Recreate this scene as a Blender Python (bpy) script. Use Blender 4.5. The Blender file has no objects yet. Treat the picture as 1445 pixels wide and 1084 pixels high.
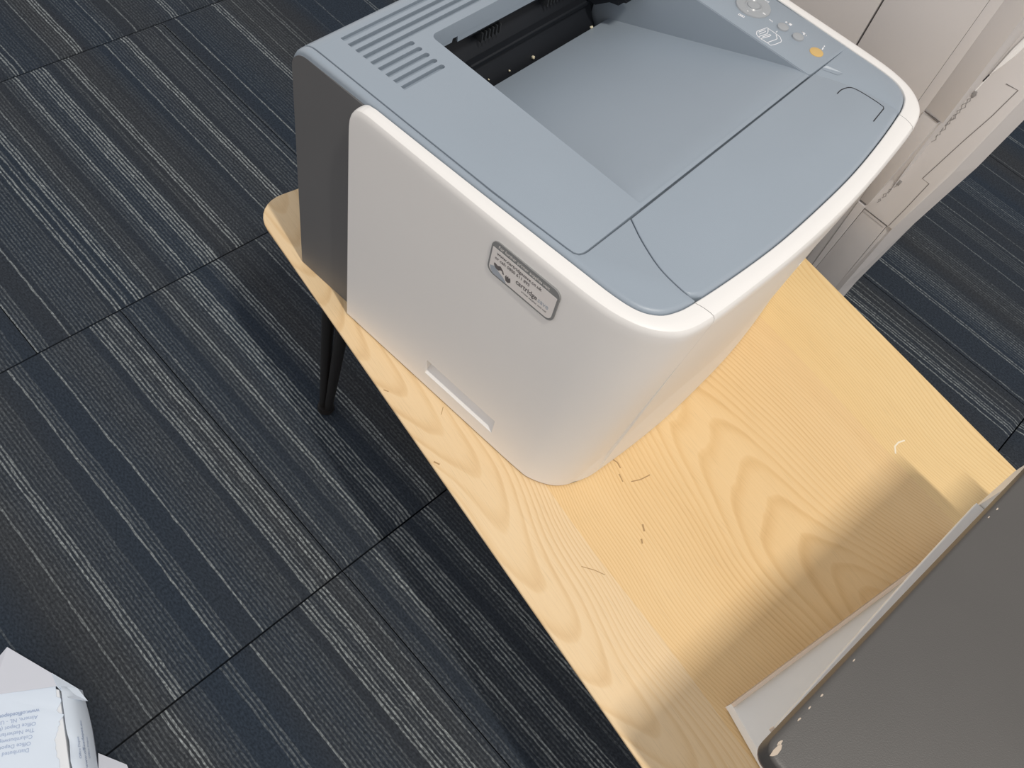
import bpy, bmesh, math, random
import numpy as np
from mathutils import Vector, Matrix

sc = bpy.context.scene
col = sc.collection
random.seed(4)

# ------------------------------------------------------------------ camera
CAMR = ((0.68230713, 0.71208111, 0.16552182),
        (0.67512221, -0.52686856, -0.51635213),
        (-0.28047635, 0.4640582, -0.84022795))
cd = bpy.data.cameras.new('camera')
cam = bpy.data.objects.new('camera', cd)
col.objects.link(cam)
cd.sensor_width = 36.0
cd.lens = 1218.408 * 36.0 / 1445.0
cd.clip_start = 0.01
rx, dn, fw = (Vector(r) for r in CAMR)
m = Matrix.Identity(4)
for i in range(3):
    m[i][0] = rx[i]; m[i][1] = -dn[i]; m[i][2] = -fw[i]
m[2][3] = 1.055
cam.matrix_world = m
sc.camera = cam

# ------------------------------------------------------------------ light
w = bpy.data.worlds.new('world')
sc.world = w
w.use_nodes = True
bg = w.node_tree.nodes['Background']
# an office: windows all round (brighter near the horizon), dimmer ceiling above
_nt = w.node_tree
_tc = _nt.nodes.new('ShaderNodeTexCoord'); _sx = _nt.nodes.new('ShaderNodeSeparateXYZ')
_nt.links.new(_tc.outputs['Generated'], _sx.inputs[0])
_cr = _nt.nodes.new('ShaderNodeValToRGB')
_cr.color_ramp.elements[0].position = 0.0; _cr.color_ramp.elements[0].color = (1.14, 1.06, 1.00, 1)
_cr.color_ramp.elements[1].position = 1.0; _cr.color_ramp.elements[1].color = (0.42, 0.45, 0.50, 1)
_nt.links.new(_sx.outputs['Z'], _cr.inputs['Fac'])
_nt.links.new(_cr.outputs['Color'], bg.inputs['Color'])
bg.inputs['Strength'].default_value = 0.95
# the strong warm light: a long narrow source, high to the right of the table
LIGHT_DIR = Vector((0.232, -0.144, 0.96)).normalized()
LIGHT_DIST = 2.9
sd = bpy.data.lights.new('strip_light', 'AREA')
sd.shape = 'RECTANGLE'
sd.size = 0.40
sd.size_y = 0.05
sd.energy = 46.0
sd.color = (1.0, 0.94, 0.85)
sun = bpy.data.objects.new('strip_light', sd)
col.objects.link(sun)
sun.location = Vector((0.10, 0.48, 0.36)) + LIGHT_DIR * LIGHT_DIST
_z = LIGHT_DIR
_x = Vector((0.9895, -0.1442, 0)); _x = (_x - _z * _x.dot(_z)).normalized(); _y = _z.cross(_x)
sun.matrix_world = Matrix(((_x.x, _y.x, _z.x, sun.location.x), (_x.y, _y.y, _z.y, sun.location.y), (_x.z, _y.z, _z.z, sun.location.z), (0, 0, 0, 1)))

vs = sc.view_settings
vs.view_transform = 'Standard'
vs.look = 'None'
vs.exposure = 0.0
vs.gamma = 1.0
vs.use_curve_mapping = False


# ------------------------------------------------------------------ helpers
def empty(name, loc=(0, 0, 0), rz=0.0, label=None, cat=None, group=None, kind=None):
    o = bpy.data.objects.new(name, None)
    col.objects.link(o)
    o.location = loc
    o.rotation_euler = (0, 0, rz)
    o.empty_display_size = 0.05
    if label: o['label'] = label
    if cat: o['category'] = cat
    if group: o['group'] = group
    if kind: o['kind'] = kind
    return o


def obj(name, verts, faces, mat, parent=None, smooth=False, label=None):
    me = bpy.data.meshes.new(name)
    me.from_pydata([tuple(v) for v in verts], [], faces)
    bm = bmesh.new(); bm.from_mesh(me)
    bmesh.ops.recalc_face_normals(bm, faces=bm.faces)
    bm.to_mesh(me); bm.free()
    return link(name, me, mat, parent, smooth, label)


def link(name, me, mat, parent=None, smooth=False, label=None):
    if mat is not None and not me.materials: me.materials.append(mat)
    if smooth:
        me.shade_smooth()
        try: me.set_sharp_from_angle(angle=math.radians(38))
        except Exception: pass
    o = bpy.data.objects.new(name, me)
    col.objects.link(o)
    if parent is not None: o.parent = parent
    if label: o['label'] = label
    return o


def bm_obj(name, bm, mat, parent=None, smooth=True, label=None):
    me = bpy.data.meshes.new(name)
    bmesh.ops.recalc_face_normals(bm, faces=bm.faces)
    bm.to_mesh(me); bm.free()
    return link(name, me, mat, parent, smooth, label)


def spline(pts, n=4):
    """Catmull-Rom through points"""
    out = []
    P = [Vector(p) for p in pts]
    for i in range(len(P) - 1):
        p0 = P[i - 1] if i > 0 else P[i] * 2 - P[i + 1]
        p1, p2 = P[i], P[i + 1]
        p3 = P[i + 2] if i + 2 < len(P) else P[i + 1] * 2 - P[i]
        for k in range(n):
            t = k / n
            out.append(0.5 * ((2 * p1) + (p2 - p0) * t + (2 * p0 - 5 * p1 + 4 * p2 - p3) * t * t
                              + (3 * p1 - p0 - 3 * p2 + p3) * t ** 3))
    out.append(P[-1])
    return out


def offset(poly, d):
    """inward offset of a counter-clockwise polygon; d scalar or list"""
    n = len(poly)
    A = sum(poly[i][0] * poly[(i + 1) % n][1] - poly[(i + 1) % n][0] * poly[i][1] for i in range(n))
    s = 1 if A > 0 else -1
    out = []
    for i in range(n):
        a, b, c = Vector(poly[i - 1][:2]), Vector(poly[i][:2]), Vector(poly[(i + 1) % n][:2])
        e1 = (b - a); e2 = (c - b)
        e1 = e1.normalized() if e1.length > 1e-9 else Vector((1, 0))
        e2 = e2.normalized() if e2.length > 1e-9 else e1
        n1 = Vector((-e1.y, e1.x)) * s
        n2 = Vector((-e2.y, e2.x)) * s
        nn = n1 + n2
        nn = nn.normalized() if nn.length > 1e-6 else n1
        k = max(0.35, nn.dot(n1))
        dd = d[i] if hasattr(d, '__len__') else d
        out.append((b.x + nn.x * dd / k, b.y + nn.y * dd / k))
    return out


def round_poly(pts, radii, seg=6):
    """round the corners of a polygon"""
    n = len(pts); out = []
    for i in range(n):
        r = radii[i] if hasattr(radii, '__len__') else radii
        p = Vector(pts[i][:2])
        if r <= 0:
            out.append((p.x, p.y)); continue
        a = (Vector(pts[i - 1][:2]) - p).normalized()
        b = (Vector(pts[(i + 1) % n][:2]) - p).normalized()
        ang = a.angle(b)
        t = r / math.tan(ang / 2)
        c = p + (a + b).normalized() * (r / math.sin(ang / 2))
        p1 = p + a * t; p2 = p + b * t
        v1 = p1 - c; v2 = p2 - c
        tot = v1.angle_signed(v2)
        a0 = math.atan2(v1.y, v1.x)
        for k in range(seg + 1):
            q = a0 - tot * k / seg
            out.append((c.x + r * math.cos(q), c.y + r * math.sin(q)))
    return out


def plate_bm(poly, z0, z1, bev=0.001, seg=3, ins=None):
    """solid plate whose top edge is rounded; ins = per-vertex bevel radius"""
    n = len(poly)
    b = ins if ins is not None else [bev] * n
    bm = bmesh.new()
    rings = [[(p[0], p[1], z0) for p in poly]]
    for k in range(seg + 1):
        a = (math.pi / 2) * k / seg
        q = offset(poly, [bb * (1 - math.cos(a)) for bb in b])
        rings.append([(q[i][0], q[i][1], z1 - b[i] * (1 - math.sin(a))) for i in range(n)])
    vr = [[bm.verts.new(v) for v in r] for r in rings]
    for r in range(len(vr) - 1):
        for i in range(n):
            bm.faces.new((vr[r][i], vr[r][(i + 1) % n], vr[r + 1][(i + 1) % n], vr[r + 1][i]))
    bm.faces.new(vr[-1])
    bm.faces.new(list(reversed(vr[0])))
    return bm


def plate(name, poly, z0, z1, mat, parent, bev=0.001, seg=3, ins=None, label=None):
    return bm_obj(name, plate_bm(poly, z0, z1, bev, seg, ins), mat, parent, True, label)


def box_bm(bm, lo, hi, M=None):
    x0, y0, z0 = lo; x1, y1, z1 = hi
    vs_ = [(x0, y0, z0), (x1, y0, z0), (x1, y1, z0), (x0, y1, z0), (x0, y0, z1), (x1, y0, z1), (x1, y1, z1), (x0, y1, z1)]
    v = [bm.verts.new(M @ Vector(p) if M else p) for p in vs_]
    for f in ((0, 3, 2, 1), (4, 5, 6, 7), (0, 1, 5, 4), (1, 2, 6, 5), (2, 3, 7, 6), (3, 0, 4, 7)):
        bm.faces.new([v[i] for i in f])
    return v


def box(name, lo, hi, mat, parent, bev=0.0, seg=2, label=None):
    bm = bmesh.new(); box_bm(bm, lo, hi)
    if bev > 0:
        bmesh.ops.bevel(bm, geom=bm.edges[:], offset=bev, segments=seg, affect='EDGES', profile=0.5)
    return bm_obj(name, bm, mat, parent, bev > 0, label)


def tube_bm(bm, a, b, r0, r1, seg=12):
    a = Vector(a); b = Vector(b); d = (b - a).normalized()
    u = d.orthogonal().normalized(); v = d.cross(u)
    A = []; B = []
    for k in range(seg):
        t = 2 * math.pi * k / seg; o = u * math.cos(t) + v * math.sin(t)
        A.append(bm.verts.new(a + o * r0)); B.append(bm.verts.new(b + o * r1))
    for k in range(seg):
        bm.faces.new((A[k], A[(k + 1) % seg], B[(k + 1) % seg], B[k]))
    bm.faces.new(list(reversed(A))); bm.faces.new(B)


def strip_bm(bm, pts, wd, z0, z1, up=None):
    """flat-topped raised line through 2-D points, in the x-y plane"""
    P = [Vector(p[:2]) for p in pts]
    L = []; R = []
    for i, p in enumerate(P):
        a = P[max(i - 1, 0)]; b = P[min(i + 1, len(P) - 1)]
        d = (b - a).normalized(); nn = Vector((-d.y, d.x)) * wd / 2
        L.append(p + nn); R.append(p - nn)
    lt = [bm.verts.new((p.x, p.y, z1)) for p in L]; rt = [bm.verts.new((p.x, p.y, z1)) for p in R]
    lb = [bm.verts.new((p.x, p.y, z0)) for p in L]; rb = [bm.verts.new((p.x, p.y, z0)) for p in R]
    for i in range(len(P) - 1):
        bm.faces.new((rt[i], rt[i + 1], lt[i + 1], lt[i]))
        bm.faces.new((lt[i], lt[i + 1], lb[i + 1], lb[i]))
        bm.faces.new((rb[i], rb[i + 1], rt[i + 1], rt[i]))


def boolean(o, cutter_bm, op='DIFFERENCE'):
    bmesh.ops.recalc_face_normals(cutter_bm, faces=cutter_bm.faces)
    me = bpy.data.meshes.new('cut'); cutter_bm.to_mesh(me); cutter_bm.free()
    c = bpy.data.objects.new('cut', me); col.objects.link(c)
    c.parent = o.parent
    md = o.modifiers.new('b', 'BOOLEAN'); md.operation = op; md.object = c; md.solver = 'EXACT'
    bpy.context.view_layer.update()
    dg = bpy.context.evaluated_depsgraph_get()
    new = bpy.data.meshes.new_from_object(o.evaluated_get(dg))
    o.modifiers.clear()
    old = o.data; nm = old.name
    new.name = nm
    o.data = new
    bpy.data.objects.remove(c); bpy.data.meshes.remove(me)
    new.shade_smooth()
    try: new.set_sharp_from_angle(angle=math.radians(30))
    except Exception: pass
    return o


# ------------------------------------------------------------------ materials
def mat(name, color, rough=0.5, spec=0.5, bump=0.0, bscale=600.0, metallic=0.0, var=0.0, coat=0.0):
    m_ = bpy.data.materials.new(name); m_.use_nodes = True
    nt = m_.node_tree; b = nt.nodes['Principled BSDF']
    b.inputs['Base Color'].default_value = (*color, 1)
    b.inputs['Roughness'].default_value = rough
    b.inputs['Specular IOR Level'].default_value = spec
    b.inputs['Metallic'].default_value = metallic
    if coat: b.inputs['Coat Weight'].default_value = coat
    tc = nt.nodes.new('ShaderNodeTexCoord')
    if bump > 0:
        nz = nt.nodes.new('ShaderNodeTexNoise'); nz.inputs['Scale'].default_value = bscale
        nz.inputs['Detail'].default_value = 3
        nt.links.new(tc.outputs['Object'], nz.inputs['Vector'])
        bp = nt.nodes.new('ShaderNodeBump'); bp.inputs['Strength'].default_value = bump
        bp.inputs['Distance'].default_value = 0.0004
        nt.links.new(nz.outputs['Fac'], bp.inputs['Height'])
        nt.links.new(bp.outputs['Normal'], b.inputs['Normal'])
    if var > 0:
        n2 = nt.nodes.new('ShaderNodeTexNoise'); n2.inputs['Scale'].default_value = 14
        n2.inputs['Detail'].default_value = 4
        nt.links.new(tc.outputs['Object'], n2.inputs['Vector'])
        mx = nt.nodes.new('ShaderNodeMix'); mx.data_type = 'RGBA'
        mx.inputs[6].default_value = (*[c * (1 - var) for c in color], 1)
        mx.inputs[7].default_value = (*[min(1, c * (1 + var)) for c in color], 1)
        nt.links.new(n2.outputs['Fac'], mx.inputs[0])
        nt.links.new(mx.outputs[2], b.inputs['Base Color'])
    return m_


WHITE = mat('white plastic', (0.80, 0.785, 0.765), 0.42, 0.4, 0.12, 1500, var=0.012)
GREY = mat('light blue grey plastic', (0.29, 0.34, 0.395), 0.36, 0.5, 0.25, 2200, var=0.03)
DGREY = mat('dark grey plastic', (0.13, 0.13, 0.132), 0.5, 0.4, 0.25, 2200, var=0.03)
BLACK = mat('black plastic', (0.011, 0.013, 0.017), 0.5, 0.3, 0.2, 900, var=0.2)
SEAM = mat('seam shadow plastic', (0.03, 0.03, 0.035), 0.8, 0.2)
BUTTON = mat('silver grey button', (0.35, 0.37, 0.39), 0.3, 0.5)
ORANGE = mat('amber lamp button', (0.62, 0.42, 0.16), 0.4, 0.4)
PRINT = mat('white print', (0.82, 0.82, 0.84), 0.6, 0.3)
LABEL_G = mat('label grey', (0.23, 0.235, 0.235), 0.5, 0.4)
LABEL_W = mat('label silver white', (0.78, 0.745, 0.72), 0.4, 0.5)
LABEL_T = mat('label print dark', (0.14, 0.13, 0.13), 0.6, 0.3)
LABEL_B = mat('label print blue grey', (0.38, 0.42, 0.47), 0.6, 0.3)
CREAM = mat('beige plastic', (0.605, 0.585, 0.58), 0.5, 0.4, 0.15, 1500, var=0.02)
LIDM = mat('worn dark grey lid', (0.085, 0.08, 0.075), 0.45, 0.5, 0.35, 1200, var=0.1)
BWHITE = mat('machine white plastic', (0.86, 0.86, 0.84), 0.45, 0.4, 0.1, 1200, var=0.01)
LEGM = mat('black painted metal', (0.018, 0.016, 0.015), 0.45, 0.5, 0.1, 800, metallic=0.3)
PAPER = mat('white wrapper paper', (0.72, 0.80, 0.90), 0.55, 0.3, 0.5, 60, var=0.03)
PAPER2 = mat('inner paper', (0.62, 0.64, 0.70), 0.7, 0.2, 0.3, 60, var=0.03)
RIBM = mat('black rib plastic', (0.035, 0.038, 0.042), 0.5, 0.3)
BLUEINK = mat('faded blue ink', (0.38, 0.46, 0.62), 0.7, 0.2)
DUST = mat('pale dust', (0.75, 0.68, 0.5), 0.8, 0.2)


def carpet_material():
    m_ = bpy.data.materials.new('striped loop carpet'); m_.use_nodes = True
    nt = m_.node_tree; b = nt.nodes['Principled BSDF']
    b.inputs['Roughness'].default_value = 0.95
    b.inputs['Specular IOR Level'].default_value = 0.08
    at = nt.nodes.new('ShaderNodeAttribute'); at.attribute_name = 'yarn'; at.attribute_type = 'GEOMETRY'
    tc = nt.nodes.new('ShaderNodeTexCoord')
    # slowly drifting tone: bluish and brownish yarn bands
    mp = nt.nodes.new('ShaderNodeMapping'); mp.inputs['Scale'].default_value = (0.5, 9, 1)
    nt.links.new(tc.outputs['Object'], mp.inputs['Vector'])
    nb = nt.nodes.new('ShaderNodeTexNoise'); nb.inputs['Scale'].default_value = 1.0; nb.inputs['Detail'].default_value = 1
    nt.links.new(mp.outputs['Vector'], nb.inputs['Vector'])
    base = nt.nodes.new('ShaderNodeValToRGB')
    base.color_ramp.elements[0].position = 0.38; base.color_ramp.elements[0].color = (0.0300, 0.0400, 0.0550, 1)
    base.color_ramp.elements[1].position = 0.62; base.color_ramp.elements[1].color = (0.0400, 0.0440, 0.0500, 1)
    nt.links.new(nb.outputs['Fac'], base.inputs['Fac'])
    # twisted loops along each yarn
    m2 = nt.nodes.new('ShaderNodeMapping'); m2.inputs['Scale'].default_value = (260, 420, 1)
    nt.links.new(tc.outputs['Object'], m2.inputs['Vector'])
    nl = nt.nodes.new('ShaderNodeTexNoise'); nl.inputs['Scale'].default_value = 1.0; nl.inputs['Detail'].default_value = 2
    nt.links.new(m2.outputs['Vector'], nl.inputs['Vector'])
    br = nt.nodes.new('ShaderNodeMapRange'); br.inputs['From Min'].default_value = 0.3; br.inputs['From Max'].default_value = 0.7
    br.inputs['To Min'].default_value = 0.35; br.inputs['To Max'].default_value = 1.25
    nt.links.new(nl.outputs['Fac'], br.inputs['Value'])
    mu = nt.nodes.new('ShaderNodeMath'); mu.operation = 'MULTIPLY'; mu.use_clamp = True
    nt.links.new(at.outputs['Fac'], mu.inputs[0]); nt.links.new(br.outputs['Result'], mu.inputs[1])
    mx = nt.nodes.new('ShaderNodeMix'); mx.data_type = 'RGBA'
    mx.inputs[7].default_value = (0.30, 0.325, 0.325, 1)
    nt.links.new(mu.outputs[0], mx.inputs[0]); nt.links.new(base.outputs['Color'], mx.inputs[6])
    # general speckle
    sp = nt.nodes.new('ShaderNodeMapRange'); sp.inputs['From Min'].default_value = 0.3; sp.inputs['From Max'].default_value = 0.7
    sp.inputs['To Min'].default_value = 0.70; sp.inputs['To Max'].default_value = 1.30
    nt.links.new(nl.outputs['Fac'], sp.inputs['Value'])
    mm = nt.nodes.new('ShaderNodeMix'); mm.data_type = 'RGBA'; mm.blend_type = 'MULTIPLY'; mm.inputs[0].default_value = 1
    nt.links.new(mx.outputs[2], mm.inputs[6]); nt.links.new(sp.outputs['Result'], mm.inputs[7])
    nt.links.new(mm.outputs[2], b.inputs['Base Color'])
    bp = nt.nodes.new('ShaderNodeBump'); bp.inputs['Strength'].default_value = 0.6; bp.inputs['Distance'].default_value = 0.0015
    nt.links.new(nl.outputs['Fac'], bp.inputs['Height']); nt.links.new(bp.outputs['Normal'], b.inputs['Normal'])
    return m_


def wood_material():
    m_ = bpy.data.materials.new('ash veneer'); m_.use_nodes = True
    nt = m_.node_tree; N = nt.nodes; Lk = nt.links.new
    b = N['Principled BSDF']
    b.inputs['Roughness'].default_value = 0.42
    b.inputs['Specular IOR Level'].default_value = 0.35
    tc = N.new('ShaderNodeTexCoord'); sx = N.new('ShaderNodeSeparateXYZ'); Lk(tc.outputs['Object'], sx.inputs[0])

    def M(op, a, c=None, d=None, clamp=False):
        n = N.new('ShaderNodeMath'); n.operation = op; n.use_clamp = clamp
        for i, v in enumerate((a, c, d)):
            if v is None: continue
            if isinstance(v, (int, float)): n.inputs[i].default_value = v
            else: Lk(v, n.inputs[i])
        return n.outputs[0]
    u, v = sx.outputs['X'], sx.outputs['Y']

    def noise(sxx, syy, scale=1.0, detail=2, w=0.0):
        mp = N.new('ShaderNodeMapping'); mp.inputs['Scale'].default_value = (sxx, syy, 1); mp.inputs['Location'].default_value = (w, w * 1.7, w)
        Lk(tc.outputs['Object'], mp.inputs['Vector'])
        n = N.new('ShaderNodeTexNoise'); n.inputs['Scale'].default_value = scale; n.inputs['Detail'].default_value = detail
        Lk(mp.outputs['Vector'], n.inputs['Vector'])
        return n.outputs['Fac']
    # the board edge wanders a little
    edge = M('ADD', 0.080, M('MULTIPLY', M('SUBTRACT', noise(3, 1, 1.0, 1, 3.1), 0.5), 0.03))
    isR = M('GREATER_THAN', v, edge)                  # middle board
    isF = M('GREATER_THAN', v, 0.397)                 # far board
    cen = M('ADD', M('MULTIPLY', isR, 0.235), 0.018)
    cen = M('ADD', cen, M('MULTIPLY', isF, 0.32))
    cen = M('ADD', cen, M('MULTIPLY', M('SUBTRACT', noise(4.5, 1.0, 1.0, 1, 7.7), 0.5), 0.085))
    dv = M('SUBTRACT', v, cen)
    quad = M('MULTIPLY', M('MULTIPLY', dv, dv), 1500.0)
    quad = M('MULTIPLY', quad, M('SUBTRACT', 1.7, M('MULTIPLY', isR, 0.95)))
    dirn = M('SUBTRACT', 1.0, M('MULTIPLY', isR, 2.0))
    g = M('SUBTRACT', quad, M('MULTIPLY', M('MULTIPLY', u, dirn), -20.0))
    g = M('ADD', g, M('MULTIPLY', noise(3.0, 11, 1.0, 1, 1.3), 5.0))
    g = M('ADD', g, M('MULTIPLY', noise(14, 60, 1.0, 2, 5.3), 0.35))
    fr = M('FRACT', g)
    rr = N.new('ShaderNodeValToRGB')
    e = rr.color_ramp.elements
    e[0].position = 0.0; e[0].color = (0.12, 0.12, 0.12, 1)
    e[1].position = 0.52; e[1].color = (0.32, 0.32, 0.32, 1)
    k = e.new(0.82); k.color = (1, 1, 1, 1)
    k = e.new(0.93); k.color = (0.75, 0.75, 0.75, 1)
    k = e.new(1.0); k.color = (0.12, 0.12, 0.12, 1)
    Lk(fr, rr.inputs['Fac'])
    fib = noise(10, 620, 1.0, 3, 2.2)
    pores = noise(40, 1500, 1.0, 2, 9.2)
    cloud = noise(4, 9, 1.0, 2, 6.0)
    ringv = M('MULTIPLY', rr.outputs['Color'], M('ADD', 0.25, M('MULTIPLY', noise(6, 26, 1.0, 2, 11.0), 0.9)))
    fac = M('ADD', M('MULTIPLY', ringv, 0.50), M('MULTIPLY', fib, 0.22))
    fac = M('ADD', fac, M('MULTIPLY', M('SUBTRACT', cloud, 0.5), 0.35), None, True)
    c = N.new('ShaderNodeValToRGB')
    e = c.color_ramp.elements
    e[0].position = 0.02; e[0].color = (0.85, 0.66, 0.405, 1)
    e[1].position = 0.95; e[1].color = (0.58, 0.355, 0.155, 1)
    k = e.new(0.35); k.color = (0.78, 0.57, 0.315, 1)
    Lk(fac, c.inputs['Fac'])
    # board tints
    tint = N.new('ShaderNodeMix'); tint.data_type = 'RGBA'; tint.blend_type = 'MULTIPLY'
    tint.inputs[0].default_value = 1.0
    t2 = N.new('ShaderNodeMix'); t2.data_type = 'RGBA'
    t2.inputs[6].default_value = (1.0, 1.0, 1.04, 1); t2.inputs[7].default_value = (1.0, 0.94, 0.84, 1)
    Lk(isR, t2.inputs[0])
    t3 = N.new('ShaderNodeMix'); t3.data_type = 'RGBA'
    t3.inputs[7].default_value = (1.02, 0.98, 0.84, 1)
    Lk(isF, t3.inputs[0]); Lk(t2.outputs[2], t3.inputs[6])
    Lk(c.outputs['Color'], tint.inputs[6]); Lk(t3.outputs[2], tint.inputs[7])
    pr = N.new('ShaderNodeMapRange'); pr.inputs['From Min'].default_value = 0.55; pr.inputs['From Max'].default_value = 0.8
    pr.inputs['To Min'].default_value = 1.0; pr.inputs['To Max'].default_value = 0.86
    Lk(pores, pr.inputs['Value'])
    mm = N.new('ShaderNodeMix'); mm.data_type = 'RGBA'; mm.blend_type = 'MULTIPLY'; mm.inputs[0].default_value = 1
    Lk(tint.outputs[2], mm.inputs[6]); Lk(pr.outputs['Result'], mm.inputs[7])
    Lk(mm.outputs[2], b.inputs['Base Color'])
    bp = N.new('ShaderNodeBump'); bp.inputs['Strength'].default_value = 0.12; bp.inputs['Distance'].default_value = 0.0005
    Lk(fac, bp.inputs['Height']); Lk(bp.outputs['Normal'], b.inputs['Normal'])
    return m_


CARPET = carpet_material()
WOOD = wood_material()
WOODEDGE = mat('sawn ash edge', (0.50, 0.30, 0.14), 0.6, 0.3, 0.2, 400, var=0.1)
SCRATCH = mat('dark scuff', (0.44, 0.28, 0.14), 0.8, 0.2)
PALEMARK = mat('pale scuff', (0.9, 0.82, 0.66), 0.8, 0.2)

# ------------------------------------------------------------------ floor of carpet tiles
floor = obj('floor', [(-6, -6, -0.012), (6, -6, -0.012), (6, 6, -0.012), (-6, 6, -0.012),
                      (-6, -6, -0.05), (6, -6, -0.05), (6, 6, -0.05), (-6, 6, -0.05)],
            [(0, 1, 2, 3), (7, 6, 5, 4), (0, 4, 5, 1), (1, 5, 6, 2), (2, 6, 7, 3), (3, 7, 4, 0)], CARPET)
floor['kind'] = 'structure'

# yarns: (y, brightness) picked off the carpet, 5 mm pitch; then bands of faint ribs
BRIGHT = [(-.1242, .55), (-.119, .45), (-.1071, .35), (-.0355, .62), (-.0043, .85), (.0002, .85), (.0052, .75),
          (.0633, .8), (.1094, .8), (.1805, .85), (.1858, .85), (.1912, .85), (.2068, .9), (.2117, .9), (.2166, .9),
          (.2368, .7), (.2873, .9), (.2924, .9), (.3172, .9), (.322, .85), (.3273, .9), (.333, .9), (.338, .9),
          (.374, .85), (.379, .85), (.3845, .85), (.448, .75), (.4775, .95), (.4832, .9), (.488, .95), (.5443, .75),
          (.588, .75), (.660, .85), (.6655, .85), (.6703, .85), (.6945, .55)]
RIBS = [(-.17, -.13, .25), (-.062, -.04, .2), (-.031, -.008, .33), (.009, .043, .30), (.068, .079, .42), (.117, .167, .34),
        (.196, .201, .4), (.222, .232, .3), (.241, .259, .3), (.2727, .283, .36), (.297, .314, .3), (.342, .346, .2),
        (.360, .367, .32), (.388, .41, .22), (.42, .436, .22), (.452, .474, .32), (.506, .534, .32), (.549, .562, .3),
        (.598, .657, .24), (.674, .690, .25)]
RIGHT = [(.78, .6), (.83, .4), (.91, .6), (.915, .6), (.96, .4), (1.005, .65), (1.04, .5), (1.045, .5), (1.09, .4),
         (1.1691, .8), (1.1763, .8), (1.1822, .75), (1.1893, .6), (1.1964, .6), (1.2036, .6), (1.2132, .5), (1.2228, .5),
         (1.2518, .6), (1.3008, .7), (1.3057, .7), (1.33, .5), (1.335, .45), (1.34, .5), (1.345, .4), (1.3506, .5),
         (1.40, .4), (1.42, .4), (1.47, .55), (1.53, .6), (1.56, .4), (1.62, .5), (1.70, .5)]
RRIBS = [(1.07, 1.11, .2), (1.315, 1.36, .3), (1.39, 1.43, .25), (1.50, 1.52, .3), (1.60, 1.64, .3)]
PITCH = 0.00499


def yarn_value(y):
    if y > 0.80:
        yy = (y - 0.80) % 0.92 + 0.80
        br, rb = RIGHT, RRIBS
    else:
        yy = (y + 0.16) % 0.86 - 0.16
        br, rb = BRIGHT, RIBS
    for c_, val in br:
        if abs(yy - c_) < PITCH * 0.5: return val
    for a, b_, val in rb:
        if a - .002 <= yy <= b_ + .002: return val
    return 0.0


rngc = np.random.RandomState(5)
X0 = -1.2855; TW = 0.4985


def carpet_tile(ix, iy):
    x0 = X0 + TW * ix
    rowshift = {0: 0.0445, 1: 0.0, 2: -0.0205, 3: 0.0}.get(ix, rngc.uniform(-.05, .05))
    y0 = (0.2255 if ix != 0 else 0.2255 - 0.12) + TW * iy
    if ix in (3, 4): y0 += 0.07
    near = (-2 <= iy <= 3) and (-1 <= ix <= 4)
    nseg = 46 if near else 2
    ny = int(TW / PITCH)
    xs = np.linspace(x0 + .0011, x0 + TW - .0011, nseg + 1)
    verts = []; faces = []; vals = []
    jit = None
    rows = []
    ystart = y0 + 0.0006
    for j in range(ny + 1):
        yc = ystart + (TW - .0012) * j / ny
        rows.append((yc, 0)); 
    # edge lines: per yarn two strips (loop line, darker gap)
    lines = []
    per = (TW - .0012) / ny
    for j in range(ny):
        lines.append((ystart + per * j, None))
        lines.append((ystart + per * (j + .46), None))
    lines.append((ystart + per * ny, None))
    nl = len(lines)
    J = np.zeros((nl, nseg + 1))
    if near:
        J = rngc.normal(0, 0.00030, (nl, nseg + 1))
        W = np.cumsum(rngc.normal(0, 0.00016, (nseg + 1)))
        J += W - W.mean()
    J[0] = 0; J[-1] = 0
    for j, (yy, _) in enumerate(lines):
        zt = 0.0 if 0 < j < nl - 1 else -0.0008
        for i in range(nseg + 1):
            zz = zt if 0 < i < nseg else -0.003
            verts.append((xs[i], yy + J[j, i], zz))
    for j in range(nl - 1):
        if j % 2 == 0:
            yc = ystart + per * (j // 2 + .25)
            val = yarn_value(yc - rowshift if True else yc)
            if near and val > 0: val *= rngc.uniform(.9, 1.08)
            val = max(val, 0.02)
        else:
            val = 0.0
        for i in range(nseg):
            a = j * (nseg + 1) + i
            faces.append((a, a + 1, a + nseg + 2, a + nseg + 1)); vals.append(min(1.0, val ** 1.5 * 0.85))
    # skirt
    n = len(verts)
    c4 = [0, nseg, (nl - 1) * (nseg + 1) + nseg, (nl - 1) * (nseg + 1)]
    for k in c4:
        verts.append((verts[k][0], verts[k][1], -0.012))
    for k in range(4):
        faces.append((c4[k], c4[(k + 1) % 4], n + (k + 1) % 4, n + k)); vals.append(0.0)
    me = bpy.data.meshes.new('carpet_tile')
    me.from_pydata([tuple(map(float, v)) for v in verts], [], faces)
    at = me.attributes.new('yarn', 'FLOAT', 'FACE')
    at.data.foreach_set('value', np.array(vals, dtype=np.float32))
    me.materials.append(CARPET)
    o = bpy.data.objects.new('carpet_tile', me)
    col.objects.link(o)
    o.parent = floor
    return o


for ix in range(-2, 5):
    for iy in range(-3, 5):
        carpet_tile(ix, iy)

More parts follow.
